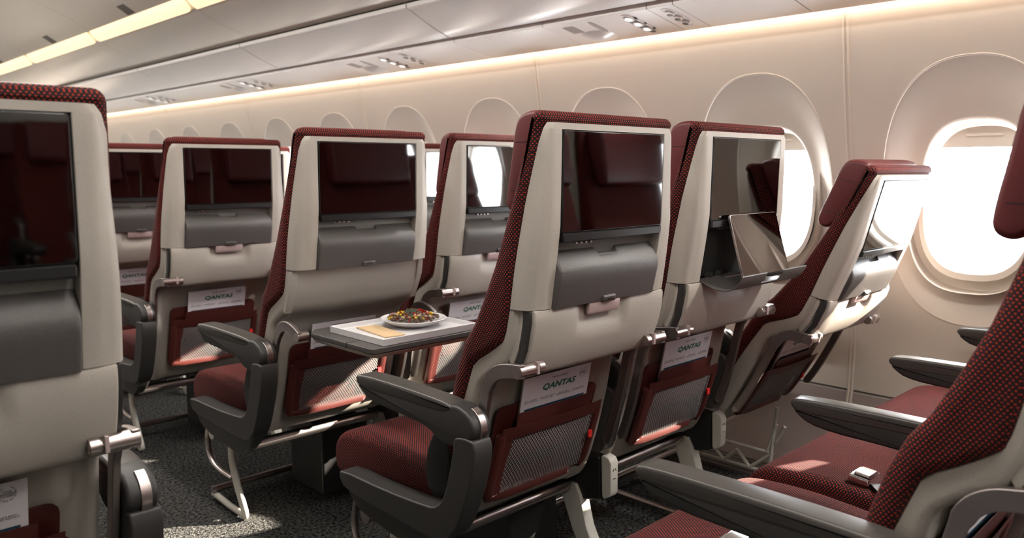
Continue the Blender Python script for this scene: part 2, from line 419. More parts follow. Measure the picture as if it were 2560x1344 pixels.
# floor and ceiling
fl = MB(); fl.loft([[(-3.24, -4.6, 0), (2.43, -4.6, 0)], [(-3.24, 10.2, 0), (2.43, 10.2, 0)]], closed=False, cap=False)
struct(ob('floor', fl, CARP))
sk = MB(); pr = []
for i in range(6):
    x = 2.425+i*0.026; pr += [(x, 0.010), (x+0.018, 0.010), (x+0.019, 0.004), (x+0.025, 0.004)]
pr = [(2.425, -0.002)]+pr+[(2.60, 0.010), (2.60, -0.002)]
sk.loft([[(x, -4.6, z) for x, z in pr], [(x, 10.2, z) for x, z in pr]])
struct(ob('baseboard_right', sk, mat('ribbed_side_rail', (0.10, 0.085, 0.078), 0.5)))
cp = chaikin([(1.956, 1.681), (1.925, 1.684), (1.86, 1.698), (1.75, 1.732), (1.70, 1.758), (1.655, 1.785), (1.652, 1.787)], 2, False)
cp += [(1.650, 1.80), (1.612, 1.838), (1.600, 1.835)]
cp += chaikin([(1.595, 1.836), (1.50, 1.895), (1.30, 1.975), (1.1, 2.03), (0.8, 2.055), (0.3, 2.06), (XC, 2.06)], 2, False)
left = [(2*XC-x, z) for x, z in cp[:-1]][::-1]
ce = MB()
NSEG = 9; ybs = [-2.2]+[3.776+1.34*j for j in range(-6, 5)]+[10.2]
for a, b in zip(ybs, ybs[1:]):
    ce.loft([[(x, a+0.002, z) for x, z in cp+left], [(x, b-0.002, z) for x, z in cp+left]], closed=False, cap=False)
struct(ob('ceiling', ce, mat('warm_grey_ceiling_panel', (0.60, 0.56, 0.50), 0.35)))
ce = MB(); ce.loft([[(x, -4.6, z+0.02) for x, z in cp+left], [(x, 10.2, z+0.02) for x, z in cp+left]], closed=False, cap=False)
struct(ob('ceiling_backing', ce, mat('ceiling_joint', (0.42, 0.33, 0.22), 0.6)))
ew = MB()
for yy in (-4.6, 10.2): ew.face([(-3.3, yy, 0), (2.75, yy, 0), (2.75, yy, 2.2), (-3.3, yy, 2.2)])
# the far and near bulkheads
b1 = MB(); b1.box(-3.35, 2.8, 10.2, 10.25, 0, 2.2); struct(ob('wall_front', b1, WALLM))
b1 = MB(); b1.box(-3.35, 2.8, -4.65, -4.6, 0, 2.2); struct(ob('wall_back', b1, WALLM))

# overhead bins, service panels (right side)
BIN_Y = [2.554+1.39*j for j in range(-5, 6)]
door_prof = [(2.150, 1.569), (2.10, 1.586), (2.04, 1.610), (1.985, 1.635), (1.950, 1.653), (1.943, 1.657), (1.940, 1.668), (1.947, 1.676), (1.965, 1.680), (2.03, 1.70), (2.3, 1.70), (2.44, 1.62), (2.30, 1.59)]
bins = []
names = ['overhead bin nearest the viewer at the top right edge of the picture', 'second overhead bin from the right, above the large reading light panel', 'third overhead bin from the right, above the middle service panel', 'fourth overhead bin along the window side, small and out of focus', 'fifth overhead bin along the window side, beyond the fourth', 'farthest visible overhead bin along the window side']
bi = 0
for a, b in zip(BIN_Y, BIN_Y[1:]):
    r = thing('overhead_bin', 'white overhead bin', 'overhead bin', (0, (a+b)/2, 0), 'overhead bins above the window seats')
    h = (b-a)/2-0.004; m = MB()
    m.loft([[(x, -h, z) for x, z in door_prof], [(x, h, z) for x, z in door_prof]]); ob('bin_body', m, BINM, r, bev=0.002)
    m = MB(); lip = [(1.951, 1.6515), (1.9385, 1.6565), (1.9375, 1.671), (1.944, 1.674), (1.948, 1.670), (1.947, 1.661), (1.955, 1.656)]
    m.loft([[(x, -h, z) for x, z in lip], [(x, h, z) for x, z in lip]]); ob('door_lip', m, mat('bin_lip', (0.70, 0.68, 0.65), 0.3) if 'bin_lip' not in bpy.data.materials else bpy.data.materials['bin_lip'], r)
    bins.append(r)
bin_labels = {
 3: 'white satin overhead bin at the top centre above the row of windows',
 4: 'second white overhead bin going forward, its joint left of the top centre',
 5: 'third white overhead bin going forward, blurred, above the hazy service panels',
 2: 'white overhead bin nearest the camera, cut off by the top of the picture',
 6: 'fourth white overhead bin going forward, very blurred, just over the near left seat',
}
for i, b in enumerate(bins):
    b['label'] = bin_labels.get(i, 'farthest white overhead bin at the blurred end of the cabin' if i > 6 else 'white overhead bin behind the camera position')
for i in (0, 1): pass
rl = MB(); rp = [(2.178, 1.5525), (2.178, 1.575), (2.172, 1.579), (2.150, 1.5795), (2.150, 1.585), (2.19, 1.585), (2.19, 1.5525)]
rl.loft([[(x, -4.6, z) for x, z in rp], [(x, 10.2, z) for x, z in rp]])
struct(ob('trim_20', rl, RAILM))
def pz(x): return 1.511+(2.41-x)*0.1787
# service panels
PITCHP = 1.40
def psu_poly(x0=2.176, x1=2.41): return [(x0, pz(x0)), (x0+0.03, pz(x0+.03)), (2.30, pz(2.30)), (x1-0.012, pz(x1-.012)), (x1, pz(x1)+0.001), (x1+0.006, pz(x1)+0.006), (x1+0.006, pz(x1)+0.014), (x0, pz(x0)+0.02)]
PX = Vector((1, 0, -0.1787)).normalized()
PN = Vector((-0.1787, 0, -1)).normalized()                 # outward (down)
def on_panel(px_, py_, up_=0.0):
    p = Vector((px_, py_, pz(px_)))-PN*(-up_); return tuple(p)
def pring(cx, cy, a, b, n=28, d=0.0, e=2.0):
    o = []
    for i in range(n):
        u, v = se(2*PI*i/n, 1, 1, e); p = Vector((cx, cy, pz(cx)))+PX*(u*a)+Vector((0, 1, 0))*(v*b)+PN*d; o.append(tuple(p))
    return o
VENTD = mat('dark_vent', (0.06, 0.055, 0.05), 0.4)
GREYL = mat('grey_display_panel', (0.30, 0.28, 0.27), 0.3)
PERF = mat('perforated_speaker', (0.42, 0.40, 0.38), 0.5)
def make_psu():
    r = thing('service_panel', 'x', 'service panel', (0, 0, 0), 'passenger service panels above the windows')
    # oxygen and display plate
    def plate(name, y0, y1, mt=PSUM):
        m = MB(); p = psu_poly(); m.loft([[(x, y0+0.0015, z) for x, z in p], [(x, y1-0.0015, z) for x, z in p]]); return ob(name, m, mt, r, bev=0.0012)
    plate('lamp_plate', 1.602, 2.060)
    plate('air_vent_plate', 1.502, 1.602)
    # swelling speaker bump
    m = MB(); rings = []
    for f in (1.0, .92, .8, .65, .5, .35, .2, .05): rings.append(pring(2.335, 1.925, 0.058*f, 0.075*f, d=-0.002+0.020*(1-f*f)**1.1, e=2.3))
    m.loft(rings, cap=False); m.bm.faces.new([m.bm.verts.new(p) for p in rings[-1]]); ob('speaker_bulge', m, PSUM, r)
    m = MB(); m.loft([pring(2.248, 1.975, 0.034, 0.024, 4*7, d=-0.002, e=20), pring(2.248, 1.975, 0.034, 0.024, 28, d=0.0012, e=20)]); ob('display_window', m, GREYL, r)
    m = MB(); m.loft([pring(2.255, 1.865, 0.058, 0.013, d=-0.002), pring(2.255, 1.865, 0.055, 0.011, d=0.0018)]); ob('speaker_grille', m, PERF, r)
    # reading lamp well
    m = MB(); m.loft([pring(2.286, 1.708, 0.097, 0.026, 40, d=-0.004, e=2.6), pring(2.286, 1.708, 0.097, 0.026, 40, d=0.003, e=2.6), pring(2.286, 1.708, 0.088, 0.021, 40, d=0.0032, e=2.6), pring(2.286, 1.708, 0.086, 0.0195, 40, d=-0.006, e=2.6)], cap=False)
    rim = ob('lamp_rim', m, PSUM, r)
    m = MB(); m.loft([pring(2.286, 1.708, 0.087, 0.020, 40, d=-0.003, e=2.6), pring(2.286, 1.708, 0.087, 0.020, 40, d=0.0016, e=2.6)]); ob('lamp_well', m, VENTD, r)
    for j, cx_ in enumerate((2.226, 2.279, 2.331)):
        m = MB(); m.loft([pring(cx_, 1.708, 0.021, 0.017, d=0.0), pring(cx_, 1.708, 0.020, 0.016, d=0.005), pring(cx_, 1.708, 0.014, 0.011, d=0.0055)]); lm = ob('reading_lamp', m, PSUM, r)
        m = MB(); m.loft([pring(cx_, 1.710, 0.0135, 0.011, d=0.004), pring(cx_, 1.710, 0.0125, 0.010, d=0.0068)]); ob('lamp_lens', m, SPOT, lm)
        m = MB(); m.loft([pring(cx_+0.005, 1.684, 0.0085, 0.0035, 12, d=0.0), pring(cx_+0.005, 1.684, 0.0075, 0.003, 12, d=0.005)]); ob('lamp_button', m, VENTD, r)
    m = MB(); m.loft([pring(2.282, 1.552, 0.088, 0.028, 40, d=-0.003, e=2.4), pring(2.282, 1.552, 0.088, 0.028, 40, d=0.002, e=2.4), pring(2.282, 1.552, 0.080, 0.023, 40, d=0.0022, e=2.4), pring(2.282, 1.552, 0.078, 0.022, 40, d=0.0004, e=2.4)]); ob('air_vent_recess', m, PSUM, r)
    for cx_ in (2.232, 2.277, 2.322):
        m = MB(); m.loft([pring(cx_, 1.548, 0.0165, 0.0145, d=0.0), pring(cx_, 1.548, 0.0165, 0.0145, d=0.008), pring(cx_, 1.548, 0.013, 0.011, d=0.009)]); v = ob('air_vent', m, PSUM, r)
        m = MB(); m.loft([pring(cx_, 1.548, 0.0125, 0.0105, d=0.0082), pring(cx_, 1.548, 0.0115, 0.0095, d=0.0102)]); ob('vent_nozzle', m, VENTD, v)
    return r
psu0 = make_psu(); plabels = {0: 'nearest white service panel with three round air vents and three lit reading lamps', 1: 'second white service panel going forward, with a dark row of vents above the middle windows', 2: 'third white service panel going forward, blurred grey marks', 3: 'fourth white service panel, small and blurred above the far windows', 4: 'fifth and farthest white service panel by the left end of the wall'}
for j in range(-4, 6):
    o = psu0 if j == 0 else copy_tree(psu0)
    o.location = (0, PITCHP*j, 0); o['label'] = plabels.get(j, 'white service panel over a row behind the camera')
# blank panels between them
for j in range(-5, 6):
    segs = [(2.060+PITCHP*j, 2.554+PITCHP*j), (2.554+PITCHP*j, 1.502+PITCHP*(j+1))]
    for a, b in segs:
        m = MB(); p = psu_poly(); m.loft([[(x, a+0.0015, z) for x, z in p], [(x, b-0.0015, z) for x, z in p]])
        n_trim += 1; struct(ob('trim_%d' % (n_trim+20), m, PSUM, bev=0.0012))
rb = MB(); rb.loft([[(2.18, -4.6, 1.585), (2.45, -4.6, 1.585)], [(2.18, 10.2, 1.585), (2.45, 10.2, 1.585)]], closed=False, cap=False)
struct(ob('trim_21', rb, BINM))

# ceiling light strips along the aisle edge and the small vents beside them
DIFF = []
lens = [(1.650, 1.795), (1.640, 1.812), (1.620, 1.832), (1.603, 1.8375)]
def strip(y0, y1):
    m = MB(); rings = []
    N_ = 10
    for i in range(N_+1):
        t = i/N_; ang = t*PI/2; rings.append((y0+0.16*(1-math.sin(ang)), 1-0.5*0-0.5*(1-math.sin(ang))*0, ang))
    c0, c1 = (1.655, 1.780), (1.598, 1.843)
    for y, _, a in [(y0+0.10*(1-math.cos(a_)), 0, a_) for a_ in [0.05+j*(PI/2-0.05)/8 for j in range(9)]]:
        w = math.sin(a); mid = 0.5
        rings_pts = []
        for f in (0, .2, .4, .6, .8, 1):
            g = mid+(f-mid)*w; bul = -0.012*math.sin(g*PI)
            rings_pts.append((c0[0]+(c1[0]-c0[0])*g+bul*0.7, y, c0[1]+(c1[1]-c0[1])*g+bul*0.7-0.0))
        if not isinstance(rings[0], list): rings = []
        rings.append(rings_pts)
    rings.append([(p[0], y1, p[2]) for p in rings[-1]])
    m.loft(rings, closed=False, cap=False); return m
CLAB = ['long warm ceiling light strip nearest the camera at the top left', 'second warm ceiling light strip going forward, left of the first', 'third warm ceiling light strip at the left edge of the picture', 'farthest warm ceiling light strip, cut by the left edge of the picture']
for j in range(-6, 5):
    y0, y1 = 3.776+1.34*j, 3.776+1.34*(j+1)
    r = thing('ceiling_light', CLAB[min(max(j+1, 0), 3)] if -1 <= j <= 2 else 'warm ceiling light strip out of the picture', 'ceiling light', (0, 0, 0), 'warm ceiling light strips')
    ob('diffuser', strip(y0+0.012, y1-0.004), LAMP, r)
    m = MB(); m.loft([[(1.66, y0-0.004, 1.783), (1.598, y0-0.004, 1.842), (1.60, y0-0.004, 1.85), (1.67, y0-0.004, 1.79)], [(1.66, y0+0.006, 1.783), (1.598, y0+0.006, 1.842), (1.60, y0+0.006, 1.85), (1.67, y0+0.006, 1.79)]])
    ob('end_cap', m, bpy.data.materials['ceiling_joint'], r)
    if j >= 0:
        def cz(x): return lerp([(a, b) for a, b in cp], x)
        yv = 4.42+1.335*j; p = MB(); xs = [1.592, 1.56, 1.535]
        p.loft([[(x, yv-0.05, cz(x)-0.001) for x in xs]+[(x, yv-0.05, cz(x)+0.01) for x in xs[::-1]], [(x, yv+0.05, cz(x)-0.001) for x in xs]+[(x, yv+0.05, cz(x)+0.01) for x in xs[::-1]]])
        tag(ob('ceiling_vent', p, mat('vent_grey%d' % j, (0.13, 0.12, 0.105), 0.6)), ['dark ceiling vent above the nearest light strip', 'smaller dark ceiling vent above the second light strip', 'tiny dark vent at the left picture edge above the third light strip', 'far dark ceiling vent', 'farthest dark ceiling vent'][j], 'vent', 'dark vents beside the ceiling lights')

# mirrored left side of the cabin, with lamps on both sides and its daylight shut out by added shades
def mirror_copy(o, name=None):
    me = o.data.copy(); me.transform(Matrix.Translation((2*XC, 0, 0)) @ Matrix.Diagonal((-1, 1, 1, 1)))
    me.flip_normals(); c = o.copy(); c.data = me; COL.objects.link(c)
    if name: c.name = name
    return c
mirror_copy(wall_o, 'wall_left')
for nm in ('trim_1', 'trim_20', 'trim_21', 'baseboard_right'):
    mirror_copy(bpy.data.objects[nm], {'trim_1': 'trim_90', 'trim_20': 'trim_91', 'trim_21': 'trim_92', 'baseboard_right': 'baseboard_left'}[nm])
lp = MB(); p = [(2*XC-x, z) for x, z in door_prof]; lp.loft([[(x, -4.6, z) for x, z in p], [(x, 10.2, z) for x, z in p]]); struct(ob('trim_93', lp, BINM))
lp = MB(); p = [(2*XC-x, z) for x, z in psu_poly()]; lp.loft([[(x, -4.6, z) for x, z in p], [(x, 10.2, z) for x, z in p]]); struct(ob('trim_94', lp, PSUM))
wn = len(KS)
m = MB(); o_ = [(0.150*.94*a_, 0.955+0.228*.94*b_) for a_, b_ in (se(2*PI*i/48, 1, 1, 2.7) for i in range(48))]
m.loft([[(2.652, y, z) for y, z in o_], [(2.656, y, z) for y, z in o_]]); SHUT = m.mesh('added_lowered_shade'); SHUT.materials.append(WINM)  # unseen full shades, added on the left to keep that side darker
for o in [x for x in bpy.data.objects if x.name.startswith('window_') and x.type == 'EMPTY']:
    wn += 1; r = o.copy(); COL.objects.link(r); r.name = 'window_%d' % wn
    r.scale = (-1, 1, 1); r.location = (2*XC, o.location.y, 0)
    def cp_ch(a, b):
        for ch in a.children:
            if ch.name.startswith('window_shade'):
                c = bpy.data.objects.new('window_shade', SHUT); COL.objects.link(c); c.parent = b; continue
            c = ch.copy(); COL.objects.link(c); c.parent = b; cp_ch(ch, c)
    cp_ch(o, r)

# ------------------------------------------------------------------ seats
PIV = (0.11, 0.29)
def recline_T(deg):
    a = math.radians(deg)
    return Matrix.Translation((0, PIV[0], PIV[1])) @ Matrix.Rotation(a, 4, 'X') @ Matrix.Translation((0, -PIV[0], -PIV[1]))
YB = [(1.128, -.212), (1.098, -.207), (.989, -.180), (.878, -.160), (.78, -.146), (.724, -.133), (.699, -.100), (.667, -.046), (.629, -.031), (.563, -.006), (.45, .03), (.33, .07)]
YR = [(1.125, -.221), (1.11, -.222), (.93, -.2185), (.787, -.197)]
OUT = [(.80, .2165), (.87, .2150), (.95, .2105), (1.01, .2070), (1.06, .2040), (1.11, .2005), (1.15, .1985)]
def outer(z): return lerp(OUT, z)
def taper(mb, ref=.2165):
    for v in mb.bm.verts: v.co.x *= outer(v.co.z)/ref
    return mb
def yb(z): return lerp(YB, z)
def yr(z): return lerp(YR, z)

def mag_parts(T):
    """magazine cover, pages and printed lettering; local plane x right, z up, y toward the viewer is negative"""
    r = thing('magazine', 'x', 'magazine', (0, 0, 0), 'travel magazines in the seat pockets')
    x0, x1, z0, z1 = -0.100, 0.112, 0.455, 0.616
    def P(x, z, d): # leaning plane
        return (x, -0.0545-(z-0.545)*0.20-d, z)
    m = MB(); m.loft([[P(x0, z0, 0.0015), P(x1, z0, 0.0015), P(x1, z1, 0.0015), P(x0, z1, 0.0015)], [P(x0, z0, 0.0025), P(x1, z0, 0.0025), P(x1, z1, 0.0025), P(x0, z1, 0.0025)]])
    ob('cover', m, PAPER, r, T)
    m = MB(); m.loft([[P(x0+.001, z0, -0.003), P(x1-.001, z0, -0.003), P(x1-.001, z1-.001, -0.003), P(x0+.001, z1-.001, -0.003)], [P(x0+.001, z0, 0.0014), P(x1-.001, z0, 0.0014), P(x1-.001, z1-.001, 0.0014), P(x0+.001, z1-.001, 0.0014)]])
    ob('pages', m, PAGES, r, T)
    m = MB(); m.face([P(x0+.012, .47, 0.0028), P(x1-.010, .47, 0.0028), P(x1-.010, .546, 0.0028), P(x0+.012, .546, 0.0028)]); ob('cover_picture', m, PHOTO, r, T)
    ang = -math.atan(0.20)
    def place(x, z): return (T or Matrix.Identity(4)) @ Matrix.Translation(P(x, z, 0.0031)) @ Matrix.Rotation(PI/2-ang*-1*-1, 4, 'X')
    def put(name, me, x, z, m_):
        me = me.copy(); me.transform(place(x, z)); ob(name, me, m_, r)
    put('masthead', TXT['q'], 0.010, 0.586, GREEN)
    put('heading', TXT['ti'], 0.010, 0.6045, INK)
    put('stamp', TXT['stamp'], 0.0865, 0.5985, INK)
    for i, x in enumerate((-0.072, -0.022, 0.030, 0.080)): put('caption', TXT['c%d' % i], x, 0.5615, INK)
    return r
TXT = {}
TXT['q'] = text_mesh('QANTAS', 0.0180, 1.42, 0.22, 0.0007, spacing=1.02)
TXT['ti'] = text_mesh('TRAVEL INSIDER', 0.0052, 1.15, 0, 0.0001, spacing=1.15)
for i, c in enumerate(('TWO OF THE BEST\nWHERE IN AUSTRALIA', 'WHAT EVERY HOST IN\nTOKYO IS DOING', 'FEEL LIKE A BIT\nMORE OF ISOLATION', "THAILAND'S MOST\nINDULGENT RESORTS")):
    TXT['c%d' % i] = text_mesh(c, 0.0036, 1.12, 0, 0.00006, spacing=1.08, line=0.95)
lst = [(text_mesh('YOUR\nMAGAZINE\nTO KEEP', 0.0038, 1.1, 0, 0.00008, line=0.9), Matrix.Identity(4))]
circ = 'INSPIRATION FOR YOUR NEXT JOURNEY '
for i, ch in enumerate(circ):
    if ch == ' ': continue
    a = math.radians(68)-2*PI*(i/ (len(circ)+3))
    lst.append((text_mesh(ch, 0.0028, 1, 0, 0.00005), Matrix.Translation((0.0108*math.cos(a), 0.0108*math.sin(a), 0)) @ Matrix.Rotation(a-PI/2, 4, 'Z')))
TXT['stamp'] = join_meshes('stamp', lst)

def arm(root, x, side='mid', tip=0.282):
    """armrest assembly centred on lateral position x"""
    s = 1 if x > 0 else -1
    hw = .0245 if side == 'aisle' else .0208
    if side == 'aisle': x += s*.003
    ro = 0.055 if side == 'aisle' else 0.105
    pad = chaikin([(tip-.004, .5765), (tip, .588), (tip-.012, .598), (.14, .600), (-.05+ro, .598), (-.095+ro, .594), (-.105+ro, .586), (-.085+ro, .575), (-.05+ro, .571), (.1, .571), (tip-.02, .568)], 2)
    m = MB(); m.pillow(pad, x-hw, x+hw, .006); a = ob('armrest_pad', m, PAD, root)
    low = chaikin([(tip-.030, .588), (tip-.009, .577), (tip-.008, .568), (tip-.050, .543), (.15, .540), (-.024+ro, .533), (-.05+ro, .515), (-.09+ro, .508), (-.135+ro, .517), (-.162+ro, .540), (-.165+ro, .562), (-.150+ro, .584), (-.115+ro, .596), (-.092+ro, .592), (-.07+ro, .588), (.15, .588)], 2)
    m = MB(); m.pillow(low, x-hw+.001, x+hw-.001, .007); a = ob('armrest', m, DARK, root)
    m = MB(); c = (-.122+ro, .553); pts = [(c[0]+.0445*math.cos(t), c[1]+.0445*math.sin(t)) for t in [math.radians(110+i*10) for i in range(19)]]; inn = [(c[0]+.03*math.cos(t), c[1]+.03*math.sin(t)) for t in [math.radians(290-i*10) for i in range(19)]]
    pts = [(y, c[1]+(z-c[1])*0.93) for y, z in pts]
    m.prism(pts+inn, x-.004, x+.0125); ob('hinge_band', m, STEEL, a, bev=.0015)
    if side == 'mid':
        m = MB(); m.pillow(chaikin([(-.055, .53), (.03, .53), (.05, .47), (.05, .40), (.035, .362), (-.012, .358), (-.022, .40), (-.035, .46)], 2), x-.0255, x+.0255, .006); ob('armrest_support', m, DARK2, root)

def make_seat(variant='std', left='aisle', right=None, tip=.282, reck=0.0, belt=None, simple=False):
    T = recline_T(reck) if reck else None
    r = thing('airline_seat', 'x', 'seat', (0, 0, 0), 'airline seats')
    # fabric backrest
    front = [(-.183, 1.141), (-.178, 1.120), (-.170, 1.08), (-.143, .985), (-.124, .925), (-.104, .865), (-.072, .795), (-.046, .745), (-.020, .710), (.002, .66), (.018, .61), (.034, .555), (.05, .48), (.065, .42), (.07, .38)]
    rear = [(y, z) for z, y in YB if z >= .36 and z < 1.12][::-1]
    rear = [(.03, .38), (.022, .45)] + [(y, z) for z, y in sorted(YB) if .5 < z < 1.11]
    poly = [(-.208, 1.126), (-.213, 1.133), (-.210, 1.142), (-.203, 1.1475), (-.191, 1.147)] + front + rear
    m = MB(); m.pillow(poly, -.2235, .2235, .019, .017, 6); taper(m); ob('backrest', m, FAB, r, T)
    # headrest
    hp = chaikin([(-.178, 1.130), (-.172, 1.152), (-.130, 1.152), (-.104, 1.135), (-.092, 1.06), (-.080, 1.00), (-.078, .970), (-.098, .958), (-.118, .965), (-.138, .99)], 2)
    m = MB(); m.pillow([(y-.006, z) for y, z in hp], -.170, .170, .016, .010, 6); hd = ob('headrest', m, HEAD, r, T)
    for zz_, dy in ((1.094, -.0975), (1.004, -.0835)):
        m = MB(); m.box(-.1703, .1703, -.156, dy-.017, zz_-.0006, zz_+.0006); ob('seam', m, BLACK, hd, T)
    # upper hood
    rings = []
    for z, hw, dpt in ((.7862, .0, 1), (.79, 0, 1), (.82, 0, 1), (.86, 0, 1), (.90, 0, 1), (.94, 0, 1), (.98, 0, 1), (1.02, 0, 1), (1.06, 0, 1), (1.09, 0, 1), (1.1145, -.002, 1), (1.1147, -.002, 0), (1.118, -.005, 0), (1.1235, -.013, 0), (1.1265, -.026, 0)):
        b_, r_ = yb(z), yr(z); w = b_-r_; sx = 1.0
        top = max(0.0, (z-1.095)/.0315); side_ = outer(z)-.013*top**2
        d = (lerp([(.78, .040), (.93, .022), (1.0, .016), (1.115, .010)], z))*dpt
        cr = min(.183, side_-.012); w_ = b_-r_
        q1, q2, q3, q4, q5 = (r_+min(a_, f_*w_) for a_, f_ in ((.020, .75), (.0140, .6), (.0085, .45), (.0052, .28), (.0016, .1)))
        half = [(side_-.02, b_+.010), (side_, b_-.0005), (side_-.001, (b_+q1)/2), (side_-.003, q1), (side_-.006, q2), (side_-.010, q3), ((cr+side_)/2-.003, q4), (cr, q5), (cr-.004, r_+.0004), (min(.172, cr-.008), r_), (.1575, r_), (.1565, r_+.001*dpt), (.1560, r_+d)]
        R_ = [(x, y, z) for x, y in half]; L_ = [(-x, y, z) for x, y in half][::-1]
        rings.append([(.06, b_+.010, z)]+R_+[(.0, r_+d, z)]+L_+[(-.06, b_+.010, z)])
    m = MB(); m.loft(rings); ob('seat_shell', m, SHELL, r, T)
    # lower shell
    LR = [(.795, -.160), (.785, -.178 if False else -.168), (.72, -.155), (.665, -.128), (.645, -.086), (.625, -.060), (.60, -.052), (.55, -.044), (.45, -.020), (.37, .004), (.345, .014), (.32, .026), (.305, .036), (.292, .055)]
    rings = []
    for z in (.292, .297, .305, .32, .335, .35, .38, .42, .46, .50, .54, .58, .60, .615, .63, .645, .66, .675, .69, .705, .72, .74, .76, .785):
        b_, rr_ = yb(z)+.002, lerp(LR, z); b_ = max(b_, rr_+.02)
        side_ = .2150-(.020 if z < .294 else (.010 if z < .30 else (.003 if z < .31 else 0)))
        rim = .0 if z > .66 else .0
        half = [(side_-.02, b_+.010), (side_, b_-.001), (side_, (b_+rr_)/2), (side_-.001, rr_+.012), (side_-.005, rr_+.003), (side_-.012, rr_), (side_-.022, rr_+.002), (side_-.030, rr_+.009), (side_-.04, rr_+.010)]
        if z > .66: half = half[:6]+[(side_-.022, rr_), (side_-.030, rr_), (side_-.04, rr_)]
        rings.append([(.06, b_+.010, z)]+[(x, y, z) for x, y in half]+[(.0, half[-1][1], z)]+[(-x, y, z) for x, y in half][::-1]+[(-.06, b_+.010, z)])
    m = MB(); m.loft(rings); ob('lower_shell', m, SHELL, r, T, bev=.002, ang=50)
    # liner inside the hood recess
    m = MB(); m.box(-.1555, .1555, -.196, -.192, .79, 1.112) if False else m.prism([(yr(.79)+.030, .79), (yr(.93)+.018, .93), (yr(.93)+.022, .93), (yr(.79)+.036, .79)], -.1555, .1555); ob('liner', m, CAVITY if variant == 'holder' else SHELL2, r, T)
    # screen
    def scr(mat_, y0, y1, x0, x1, z0, z1, rad, nm, par, bev_=.0008):
        mm = MB(); o_ = rrect(x0, x1, z0, z1, rad); mm.loft([[(x, yr(z)+y0, z) for x, z in o_], [(x, yr(z)+y1, z) for x, z in o_]]); return ob(nm, mm, mat_, par, T, bev=bev_)
    sc = scr(BLACK, .010, -.0005, -.1545, .1545, .928, 1.1135, .006, 'screen_bezel', r)
    scr(SCREEN, 0.0, -.0013, -.1525, .1525, .9295, 1.1120, .005, 'screen', sc, .0003)
    m = MB(); m.pillow([(-.2155, .909), (-.2225, .912), (-.2235, .925), (-.215, .9285), (-.205, .926), (-.205, .911)], -.151, .151, .002); ob('screen_bar', m, STEELD if False else BLACK, r, T)
    for j in range(4):
        m = MB(); m.box(-.113+j*.014, -.108+j*.014, -.2175, -.209, .9055, .9085); ob('control_button', m, STEELD, r, T)
    # bulging stowage box or opened device holder
    if variant != 'holder':
        outl = [(-.168, .893), (-.182, .8965), (-.192, .8925), (-.204, .879), (-.214, .862), (-.2165, .852), (-.2155, .838), (-.2115, .820), (-.2045, .7885), (-.2035, .7845), (-.18, .7845)]
        rings = []
        for x in (-.1545, -.152, -.147, -.033, -.031, -.027, .027, .031, .033, .147, .152, .1545):
            e = .004 if abs(x) > .1535 else (.0012 if abs(x) > .151 else 0)
            ring = []
            for y, z in outl:
                if abs(x) < .032 and z > .86:
                    k = 1 if abs(x) < .0295 else .75
                    if z > .8815: y, z = y-(.012*k if y > -.2 else 0), z-.0125*k
                ring.append((x, y+e*.7, z-e*.3))
            rings.append(ring)
        m = MB(); m.loft(rings); bx = ob('stowage_box', m, DARK2, r, T, bev=.0015, ang=60)
        m = MB(); m.pillow([(-.208, .783), (-.2105, .786), (-.2115, .7935), (-.209, .7965), (-.2, .796), (-.2, .783)], -.019, .019, .002); ob('box_catch', m, DARK2, bx, T)
        m = MB(); m.box(-.007, .007, -.2125, -.2105, .7885, .7900); ob('catch_mark', m, BLACK, bx, T)
    else:
        prof_ = chaikin([(-.190, .790), (-.215, .777), (-.245, .768), (-.272, .771), (-.290, .782), (-.302, .799), (-.3045, .806)], 2, False)
        def sheet(x0, x1, pr_, t=.0022):
            mm = MB(); back = [(y+t*.6, z+t) for y, z in pr_][::-1]; mm.prism(list(pr_)+back, x0, x1); return mm
        sh = ob('device_holder', sheet(-.152, .152, [p for p in prof_ if p[0] > -.2905]), DARK2, r, T, bev=.0006)
        ob('holder_lip', sheet(-.152, -.043, [p for p in prof_ if p[0] < -.2860]), DARK2, sh, T, bev=.0006)
        ob('holder_lip', sheet(.038, .152, [p for p in prof_ if p[0] < -.2860]), DARK2, sh, T, bev=.0006)
        for x in (-.10, -.055): 
            m = MB(); m.cyl((x-.012, -.186, .796), (x+.012, -.186, .796), .005, 12); m.box(x-.004, x+.004, -.192, -.178, .786, .803); ob('holder_hinge', m, CAVITY, sh, T)
    # folded tray table
    if variant != 'tray':
        tp = [(-.150, .786), (-.188, .786), (-.1955, .7845), (-.1972, .778), (-.1968, .765), (-.1955, .752), (-.1925, .738), (-.189, .722), (-.184, .705), (-.1785, .690), (-.172, .675), (-.165, .662), (-.160, .6545), (-.152, .651), (-.142, .656), (-.140, .664), (-.158, .70)]
        rings = []
        xs = [-.2005, -.1995, -.197, -.13, -.085, -.075, -.065, -.055, -.04, -.02, 0, .02, .04, .055, .065, .075, .085, .13, .197, .1995, .2005]
        for x in xs:
            ring = []; e = .003 if abs(x) > .2 else (.001 if abs(x) > .198 else 0)
            cxf = max(0, 1-(abs(x+.004)/.078)**5)
            for y, z in tp:
                dd = 0
                if y < -.18 and .72 <= z <= .787: dd = .0135*cxf*(1 if z > .748 else max(0, (z-.728)/.02))
                ring.append((x, y+dd+e, z))
            rings.append(ring)
        m = MB(); m.loft(rings); ty = ob('tray_table', m, SHELL, r, T, bev=.002, ang=45)
        m = MB(); m.pillow(chaikin([(-.192, .7885), (-.2005, .7875), (-.2025, .780), (-.1985, .762), (-.1955, .759), (-.190, .764)], 1), -.052, .044, .003)
        ob('tray_latch', m, LATCH, ty, T)
